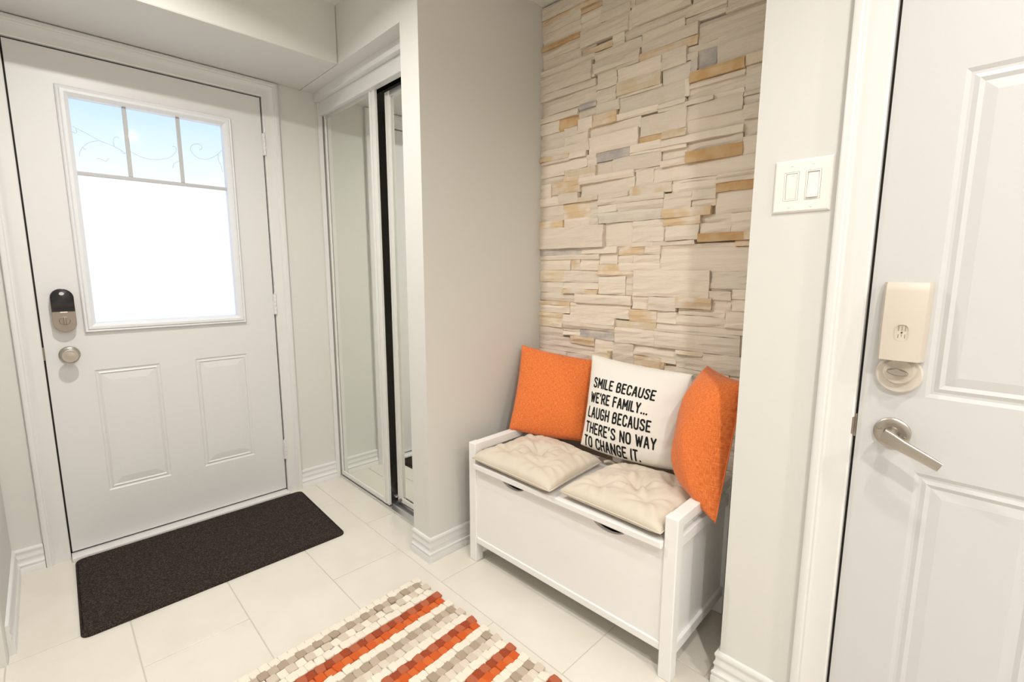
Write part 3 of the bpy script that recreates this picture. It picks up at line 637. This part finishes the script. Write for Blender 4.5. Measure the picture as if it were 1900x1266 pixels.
# front panel with two finger slots cut in its upper edge
mb = MB(); a0, a1 = LW - 0.004, BL - LW + 0.004
slots = [(0.180, 0.312), (0.602, 0.738)]
pts = [(a0, 0.104), (a1, 0.104), (a1, 0.4165)]
for s0, s1 in reversed(slots):
    n = 12
    pts += [(s1 + (s0 - s1) * i / n, 0.4165 - 0.030 * math.sin(math.pi * i / n) ** 0.55) for i in range(n + 1)]
pts += [(a0, 0.4165)]
mb.loft([[(d, -a, z) for a, z in pts] for d in (0.0085, 0.022)], True, True, True); mb.bm.transform(BM)
mb.build('front_panel', FURN, bench)
bbox('lid', -0.014, BD - 0.030, LW + 0.0015, BL - LW - 0.0015, 0.4175, 0.4390, 0.003)

# ------------------------------------------------------------------ cushions
def patch(corners, k, hf, hb, n, fn=None, kbot=None):
    """a stuffed square: returns pos(s, t, side) for s, t in -1..1; corners TL TR BR BL"""
    TL, TR, BR, BL_ = [Vector(c) for c in corners]
    nrm = ((TR - TL) + (BR - BL_)).cross((TL - BL_) + (TR - BR)).normalized()
    def pos(s, t, side, lift=0.0):
        s2 = s * (1 - k * (1 - t * t)); t2 = t * (1 - (k if t > 0 or kbot is None else kbot) * (1 - s * s))
        u = (s2 + 1) / 2; v = (1 - t2) / 2
        p = (TL * (1 - u) + TR * u) * (1 - v) + (BL_ * (1 - u) + BR * u) * v
        h = fn(s, t, side) if fn else (max(0.0, 1 - s * s) * max(0.0, 1 - t * t)) ** 0.55
        return p + nrm * ((hf if side > 0 else -hb) * h + lift)
    return pos, nrm
def stuffed(name, pos, n, m_, parent=None):
    V, F, UV = [], [], []
    for side in (1, -1):
        o = len(V)
        for j in range(n + 1):
            for i in range(n + 1):
                a = -math.cos(math.pi * i / n); b = -math.cos(math.pi * j / n)
                s = 0.5 * a + 0.5 * (2 * i / n - 1); t = 0.5 * b + 0.5 * (2 * j / n - 1)
                V.append(pos(s, t, side)); UV.append(((s + 1) / 2, (t + 1) / 2))
        for j in range(n):
            for i in range(n):
                f = (o + j * (n + 1) + i, o + j * (n + 1) + i + 1, o + (j + 1) * (n + 1) + i + 1, o + (j + 1) * (n + 1) + i)
                F.append(f if side > 0 else f[::-1])
    me = bpy.data.meshes.new(name); me.from_pydata(V, [], F)
    uv = me.uv_layers.new(name='UVMap')
    for lp in me.loops: uv.data[lp.index].uv = UV[lp.vertex_index]
    bm = bmesh.new(); bm.from_mesh(me); bmesh.ops.remove_doubles(bm, verts=bm.verts, dist=1e-5); bmesh.ops.recalc_face_normals(bm, faces=bm.faces)
    bm.to_mesh(me); bm.free()
    me.polygons.foreach_set('use_smooth', [True] * len(me.polygons)); me.materials.append(m_)
    return new_obj(name, me, parent)
def nz3(x, y, z=0.0): return noise.noise(Vector((x, y, z)))

def seat_fn(seed, tufts):
    def fn(s, t, side):
        e = (max(0.0, 1 - abs(s) ** 4.5) * max(0.0, 1 - abs(t) ** 4.5)) ** 0.42
        if side < 0: return e
        h = e
        for (a, b, dpt, sg) in tufts:
            r2 = (s - a) ** 2 + (t - b) ** 2; r = math.sqrt(r2)
            th = math.atan2(t - b, s - a)
            h -= dpt * math.exp(-r2 / sg ** 2)
            h += 0.22 * dpt * math.cos(6 * th + seed) * math.exp(-((r - 0.22) / 0.16) ** 2)
            h += 0.14 * dpt * math.cos(10 * th + 2 * seed) * math.exp(-((r - 0.30) / 0.18) ** 2)
        h += 0.13 * nz3(s * 2.2 + seed, t * 2.2) + 0.05 * nz3(s * 6 + seed, t * 6)
        # puckers along the sewn edge
        h += 0.05 * math.sin(26 * s + 3 * nz3(s * 3, seed)) * abs(t) ** 6 * e + 0.05 * math.sin(26 * t + 3 * nz3(t * 3, seed)) * abs(s) ** 6 * e
        return max(0.02, h * (1.0 if e > 0.3 else 1.0)) if e > 0.02 else e
    return fn
def seat_cushion(cs, seed, tufts, label, ties):
    z = 0.4660
    corners = [(x, y, z) for x, y in cs]
    pos, n_ = patch(corners, 0.02, 0.046, 0.0265, 44, seat_fn(seed, tufts))
    o = stuffed('seat_cushion', pos, 56, SEAT)
    tag(o, label, 'seat cushion', 'beige tufted seat cushions on the bench')
    # piping along the sewn edge
    pts = []
    for q in range(4):
        for i in range(14):
            f = -1 + 2 * i / 14
            s, t = ((f, 1), (1, -f), (-f, -1), (-1, f))[q]; pts.append(pos(s, t, 1))
    pts.append(pts[0])
    MB().tube(pts, 0.0022, 6).build('piping', SEAT, o, smooth=True)
    for tp in ties:
        MB().tube(smooth_line(tp, 2), 0.0055, 8).build('tie', SEAT, o, smooth=True)
    return o
# corner order: back-left, back-right, front-right, front-left as seen from the hall
seat_cushion([(1.570, -1.230), (1.530, -1.616), (1.187, -1.642), (1.190, -1.228)], 1.3,
             [(-0.02, 0.02, 0.78, 0.20), (-0.5, 0.48, 0.34, 0.18), (0.5, 0.5, 0.34, 0.18), (0.46, -0.5, 0.34, 0.17), (-0.52, -0.42, 0.36, 0.18)],
             'beige tufted seat cushion under the orange pillow by the grey wall', [[(1.545, -1.618, 0.462), (1.56, -1.640, 0.470), (1.575, -1.650, 0.455), (1.58, -1.640, 0.446)]])
seat_cushion([(1.555, -1.690), (1.585, -2.036), (1.212, -2.041), (1.214, -1.664)], 4.1,
             [(0.02, 0.0, 0.72, 0.21), (-0.5, 0.5, 0.34, 0.18), (0.5, 0.45, 0.34, 0.18), (0.48, -0.48, 0.34, 0.18), (-0.45, -0.5, 0.40, 0.18)],
             'beige tufted seat cushion in front of the lettered white pillow', [[(1.575, -1.685, 0.462), (1.60, -1.672, 0.470), (1.612, -1.660, 0.455), (1.61, -1.655, 0.446)]])

# ------------------------------------------------------------------ pillows
def pillow_fn(seed, wr=0.05, ex=0.5):
    def fn(s, t, side):
        e = (max(0.0, 1 - abs(s) ** 2.2) * max(0.0, 1 - abs(t) ** 2.2)) ** ex
        h = e * (1 + 0.10 * nz3(s * 1.6 + seed, t * 1.6, side))
        rim = max(abs(s), abs(t))
        h += wr * e * rim ** 3 * (math.sin(15 * s + 4 * nz3(s * 2, t * 2, seed)) * (abs(t) > abs(s)) + math.sin(15 * t + 4 * nz3(t * 2, s * 2, seed)) * (abs(s) >= abs(t)))
        h += 0.5 * wr * e * nz3(s * 5 + seed, t * 5, 3.0)
        return max(0.0, h)
    return fn
def seam(pos, o, m_):
    pts = []
    for q in range(4):
        for i in range(16):
            f = -1 + 2 * i / 16; s, t = ((f, 1), (1, -f), (-f, -1), (-1, f))[q]; pts.append(pos(s, t, 1))
    pts.append(pts[0]); MB().tube(pts, 0.0020, 6).build('seam', m_, o, smooth=True)

posL, _ = patch([(1.590, -1.118, 0.872), (1.712, -1.470, 0.828), (1.600, -1.492, 0.500), (1.436, -1.190, 0.523)], 0.05, 0.062, 0.050, 40, pillow_fn(2.0), -0.03)
oL = tag(stuffed('throw_pillow', posL, 48, ORANGE), 'orange woven throw pillow leaning in the grey corner of the niche', 'pillow', 'orange pillows on the bench'); seam(posL, oL, ORANGE)
posR, _ = patch([(1.612, -1.978, 0.893), (1.475, -2.150, 0.885), (1.392, -2.124, 0.462), (1.520, -1.975, 0.500)], 0.035, 0.120, 0.018, 40, pillow_fn(7.0, 0.03))
oR = tag(stuffed('throw_pillow', posR, 48, ORANGE), 'orange woven throw pillow hanging over the armrest, squeezed against the wall edge', 'pillow', 'orange pillows on the bench'); seam(posR, oR, ORANGE)
posW, nW = patch([(1.645, -1.478, 0.866), (1.668, -1.906, 0.842), (1.571, -1.906, 0.510), (1.526, -1.518, 0.515)], 0.045, 0.068, 0.040, 40, pillow_fn(5.0, 0.05), -0.07)
oW = tag(stuffed('lettered_pillow', posW, 56, CANVAS), 'white canvas pillow printed with a black family motto in capitals', 'pillow'); seam(posW, oW, CANVAS)

G = {
 'S': (.56, [[(.54,.80),(.50,.93),(.38,1),(.20,1),(.06,.90),(.04,.72),(.16,.60),(.40,.46),(.54,.34),(.54,.14),(.42,.01),(.20,0),(.06,.07),(.02,.20)]]),
 'M': (.68, [[(0,0),(.03,1),(.34,.30),(.65,1),(.68,0)]]), 'I': (.02, [[(.0,0),(.02,1)]]),
 'L': (.42, [[(0,1),(0,0),(.42,0)]]), 'E': (.46, [[(.46,1),(0,1),(0,0),(.46,0)], [(0,.52),(.38,.52)]]),
 'B': (.52, [[(0,0),(0,1),(.28,1),(.44,.96),(.47,.78),(.42,.58),(.28,.54),(0,.54)], [(.28,.54),(.46,.48),(.53,.28),(.48,.06),(.30,0),(0,0)]]),
 'C': (.54, [[(.54,.78),(.50,.93),(.38,1),(.18,1),(.03,.88),(.02,.5),(.03,.12),(.18,0),(.38,0),(.50,.07),(.54,.22)]]),
 'A': (.56, [[(0,0),(.24,1),(.32,1),(.56,0)], [(.09,.34),(.47,.34)]]),
 'U': (.54, [[(0,1),(0,.22),(.08,.03),(.27,-.02),(.46,.03),(.54,.22),(.54,1)]]),
 'W': (.80, [[(0,1),(.20,0),(.40,.85),(.60,0),(.80,1)]]), "'": (.04, [[(.04,1.02),(0,.80)]]),
 'R': (.52, [[(0,0),(0,1),(.28,1),(.46,.96),(.50,.76),(.46,.54),(.28,.48),(0,.48)], [(.24,.48),(.53,0)]]),
 'F': (.44, [[(.44,1),(0,1),(0,0)], [(0,.52),(.36,.52)]]), 'Y': (.54, [[(0,1),(.27,.46),(.54,1)], [(.27,.46),(.27,0)]]),
 '.': (.04, [[(.01,.0),(.03,.03)]]), 'H': (.52, [[(0,0),(0,1)], [(.52,0),(.52,1)], [(0,.50),(.52,.50)]]),
 'G': (.56, [[(.54,.78),(.50,.93),(.38,1),(.18,1),(.03,.88),(.02,.5),(.03,.12),(.18,0),(.40,0),(.54,.10),(.56,.44),(.32,.44)]]),
 'T': (.52, [[(0,1),(.52,1)], [(.26,1),(.26,0)]]), 'N': (.54, [[(0,0),(0,1),(.54,0),(.54,1)]]),
 'O': (.54, [[(.27,1),(.10,.97),(.01,.80),(.0,.5),(.01,.20),(.10,.03),(.27,0),(.44,.03),(.53,.20),(.54,.5),(.53,.80),(.44,.97),(.27,1)]]),
}
CURVY = set('SBCURGO')
MOTTO = [('SMILE BECAUSE', 0.102, 0.762, 0.248), ("WE'RE FAMILY...", 0.088, 0.722, 0.413), ('LAUGH BECAUSE', 0.075, 0.770, 0.572), ("THERE'S NO WAY", 0.060, 0.832, 0.732), ('TO CHANGE IT.', 0.055, 0.680, 0.880)]
CAP = 0.100; PW, PH = 0.428, 0.365; STROKE = 0.0068
mb = MB()
def put(x, y):                       # metres on the pillow face, y down
    s = max(-0.985, min(0.985, 2 * x / PW - 1)); t = max(-0.985, min(0.985, 1 - 2 * y / PH))
    return posW(s, t, 1, 0.0011)
for text, u0, u1, v0 in MOTTO:
    adv = []; x = 0.0
    for ch in text:
        if ch == ' ': x += 0.38; continue
        adv.append((ch, x)); x += G[ch][0] * 0.86 + 0.27
    k = (u1 - u0) * PW / (x - 0.27)
    for ch, ox in adv:
        for st in G[ch][1]:
            ln = smooth_line(st, 2) if ch in CURVY else st
            pts = [((u0 * PW) + (ox + a * 0.86) * k, v0 * PH + CAP * PH * (1 - b)) for a, b in ln]
            # resample so that strokes follow the bulge
            q = [pts[0]]
            for a, b in zip(pts, pts[1:]):
                m_ = max(1, int(math.dist(a, b) / 0.007))
                q += [(a[0] + (b[0] - a[0]) * i / m_, a[1] + (b[1] - a[1]) * i / m_) for i in range(1, m_ + 1)]
            for a, b in zip(q, q[1:]):
                dx, dy = b[0] - a[0], b[1] - a[1]; l = math.hypot(dx, dy) or 1e-6; ox_, oy_ = -dy / l * STROKE / 2, dx / l * STROKE / 2
                mb.poly([put(a[0] + ox_, a[1] + oy_), put(b[0] + ox_, b[1] + oy_), put(b[0] - ox_, b[1] - oy_), put(a[0] - ox_, a[1] - oy_)])
            for c in q:
                mb.poly([put(c[0] + STROKE / 2 * math.cos(w), c[1] + STROKE / 2 * math.sin(w)) for w in [2 * math.pi * i / 10 for i in range(10)]])
mb.build('lettering', INK, oW, weld=False)

# ------------------------------------------------------------------ door mat
MC = [Vector((0.004, -0.052)), Vector((0.934, -0.052)), Vector((0.913, -0.634)), Vector((-0.006, -0.640))]
out = []
for i in range(4):
    p = MC[i]; a = (MC[i - 1] - p).normalized(); b = (MC[(i + 1) % 4] - p).normalized(); r_ = 0.030
    for j in range(7):
        f = j / 6; out.append(p + a * r_ * (1 - f) ** 2 + b * r_ * f ** 2)
cx = sum(p.x for p in out) / len(out); cy = sum(p.y for p in out) / len(out)
loops = []
for off, z in ((0.0, 0.0), (0.0, 0.006), (0.003, 0.0095), (0.012, 0.0105)):
    loops.append([(p.x + (cx - p.x) / (Vector((cx - p.x, cy - p.y)).length) * off, p.y + (cy - p.y) / (Vector((cx - p.x, cy - p.y)).length) * off, z) for p in out])
dm = tag(MB().loft(loops, True, True, True).build('door_mat', MATM, smooth=False), 'dark brown pile door mat in front of the white front door', 'door mat')
rm = random.Random(5); mb = MB()
for _ in range(16000):
    u, v = rm.random(), rm.random()
    if rm.random() < 0.15: u = rm.choice((0.002, 0.998))
    elif rm.random() < 0.15: v = rm.choice((0.003, 0.997))
    u = 0.006 + u * 0.988; v = 0.01 + v * 0.98
    p = (MC[0] * (1 - u) + MC[1] * u) * (1 - v) + (MC[3] * (1 - u) + MC[2] * u) * v
    if (u < 0.03 or u > 0.97) and (v < 0.05 or v > 0.95): continue
    a = rm.uniform(0, 6.28); w = 0.0014; L = rm.uniform(0.002, 0.004)
    dx, dy = math.cos(a), math.sin(a)
    mb.poly([(p.x - dy * w, p.y + dx * w, 0.0095), (p.x + dy * w, p.y - dx * w, 0.0095), (p.x + dx * L, p.y + dy * L, 0.0105 + rm.uniform(0.001, 0.003))])
tag(mb.build('pile', MATM, dm, weld=False), kind='stuff')

# ------------------------------------------------------------------ woven rug
RA = math.radians(3.3); RO = Vector((0.962, -1.163)); RX = Vector((-math.cos(RA), -math.sin(RA))); RY = Vector((math.sin(RA), -math.cos(RA)))
rug = tag(root('woven_rug', (RO.x, RO.y, 0.0)), 'striped rug of raised orange, taupe and cream woven blocks', 'rug')
RUGC = {k: mat('rug_' + k, c, 0.95, spec=0.15, bump=(600, 0.5, 0.002, ONE), sheen=0.1) for k, c in dict(
    cream=(0.80, 0.74, 0.63), taupe=(0.40, 0.315, 0.235), taupe_light=(0.50, 0.41, 0.32), beige=(0.63, 0.54, 0.44), sand=(0.70, 0.62, 0.52), rust=(0.33, 0.062, 0.022), brick=(0.45, 0.125, 0.060), orange=(0.60, 0.105, 0.020), amber=(0.64, 0.145, 0.034)).items()}
RLEN, RWID = 0.90, 0.86
def rp(a, b, z): p = RO + RX * a + RY * b; return (p.x, p.y, z)
MB().loft([[rp(0.004, 0.0, z), rp(RLEN, 0.0, z), rp(RLEN, RWID, z), rp(0.004, RWID, z)] for z in (0.0005, 0.005)], True, True, True).build('backing', RUGC['cream'], rug)
def tuft_mesh(m_, seed):
    r = random.Random(seed); n = 12; loops = []
    jit = [r.uniform(0.93, 1.06) for _ in range(n)]
    for sc, z in ((1.0, 0.0), (1.02, 0.004), (1.0, 0.0062), (0.93, 0.0080), (0.5, 0.0086)):
        lp = []
        for i in range(n):
            a = 2 * math.pi * (i + 0.5) / n; c, s = math.cos(a), math.sin(a)
            q = (abs(c) ** 7 + abs(s) ** 7) ** (-1 / 7)
            lp.append((0.0146 * c * q * sc * jit[i], 0.0168 * s * q * sc * jit[i], z))
        loops.append(lp)
    o = MB().loft(loops, True, True, True).build('tuft', m_, None, smooth='auto'); me = o.data; bpy.data.objects.remove(o); return me
TM = {k: [tuft_mesh(m_, i) for i in range(3)] for k, m_ in RUGC.items()}
ROWS = [0.004, 0.030, 0.064, 0.098]                       # border cream, taupe, beige, cream
seq = ['edge', 'taupe', 'beige', 'cream']
b = 0.132
cyc = ['rust', 'orange', 'cream', 'taupe', 'beige', 'cream']
i = 0
while b < RWID - 0.01:
    ROWS.append(b); seq.append(cyc[i % 6]); b += 0.0325 if i < 3 else 0.0302; i += 1
rr = random.Random(3)
hid = {k: MB() for k in RUGC}; ntuft = 0
def in_frame(p):
    v = Vector(p) - CAM_POS; w = v.dot(_fw)
    return w > 0 and abs(v.dot(_r) / w * CAM_F) < 960 and -v.dot(_u) / w * CAM_F < 640
for ri, (b, kind_) in enumerate(zip(ROWS, seq)):
    nb = int(RLEN / 0.0282)
    for j in range(nb):
        a = 0.014 + 0.0282 * j + (0.0141 if ri % 2 else 0.0)
        alt = (j % 2 == 0)
        if kind_ == 'edge': k = 'cream'
        elif kind_ == 'taupe': k = 'taupe' if alt else 'taupe_light'
        elif kind_ == 'beige': k = 'beige' if alt else 'cream' if ri < 3 else 'sand'
        elif kind_ == 'rust': k = 'rust' if not alt else 'brick'
        elif kind_ == 'orange': k = 'orange' if alt else 'amber'
        else: k = 'cream'
        p = rp(a + rr.uniform(-0.0015, 0.0015), b + rr.uniform(-0.0015, 0.0015), 0.0045 + rr.uniform(-0.001, 0.0015) + (0.002 if alt else 0.0))
        me = TM[k][rr.randrange(3)]; ang = RA + rr.uniform(-0.12, 0.12)
        if in_frame(p) and ntuft < 330:
            o = new_obj('tuft', me, rug); o.location = p; o.rotation_euler = (rr.uniform(-0.08, 0.08), rr.uniform(-0.08, 0.08), ang); ntuft += 1
        else:
            o = hid[k].bm; tmp = bmesh.new(); tmp.from_mesh(me); tmp.transform(Matrix.Translation(p) @ Matrix.Rotation(ang, 4, 'Z'))
            tm = bpy.data.meshes.new('tmp'); tmp.to_mesh(tm); tmp.free(); o.from_mesh(tm); bpy.data.meshes.remove(tm)
for k, mbb in hid.items():
    if len(mbb.bm.verts): tag(mbb.build('far_tufts', RUGC[k], rug, weld=False, smooth='auto'), kind='stuff')
    else: mbb.bm.free()

# ------------------------------------------------------------------ ceiling lamps and added fill lamps
LENS = mat('lamp_lens', (0.9, 0.9, 0.9), 0.5, emit=(LAMP_COLOR, 6.0))
PLACES = ['near the front door', 'beside the paneled door', 'above the middle of the hall', 'added as unseen fill behind the middle of the hall', 'added as unseen fill at the far end of the hall']
for (x, y, wt), pl in zip(LAMPS, PLACES):
    r_ = tag(root('ceiling_or_fill_lamp', (x, y, Z_CEIL)), 'round recessed ceiling lamp ' + pl, 'ceiling lamp', 'recessed ceiling lamps')
    MB().lathe([(0.046, 0.0), (0.062, 0.0), (0.062, 0.002), (0.056, 0.006), (0.048, 0.006), (0.046, 0.004)], (x, y, Z_CEIL), (0, 0, -1), 36).build('ring', WHITE, r_, smooth='auto')
    MB().lathe([(0.047, 0.0), (0.047, 0.003), (0.0, 0.0035)], (x, y, Z_CEIL), (0, 0, -1), 32).build('lens', LENS, r_)
    ld = bpy.data.lights.new('lamp_light', 'AREA'); ld.shape = 'DISK'; ld.size = 0.065; ld.spread = math.radians(160); ld.energy = wt; ld.color = LAMP_COLOR
    lo = bpy.data.objects.new('lamp_light', ld); COL.objects.link(lo)
    lo.location = (x, y, Z_CEIL - 0.009); lo.parent = r_; lo.matrix_parent_inverse = PM[r_.name]
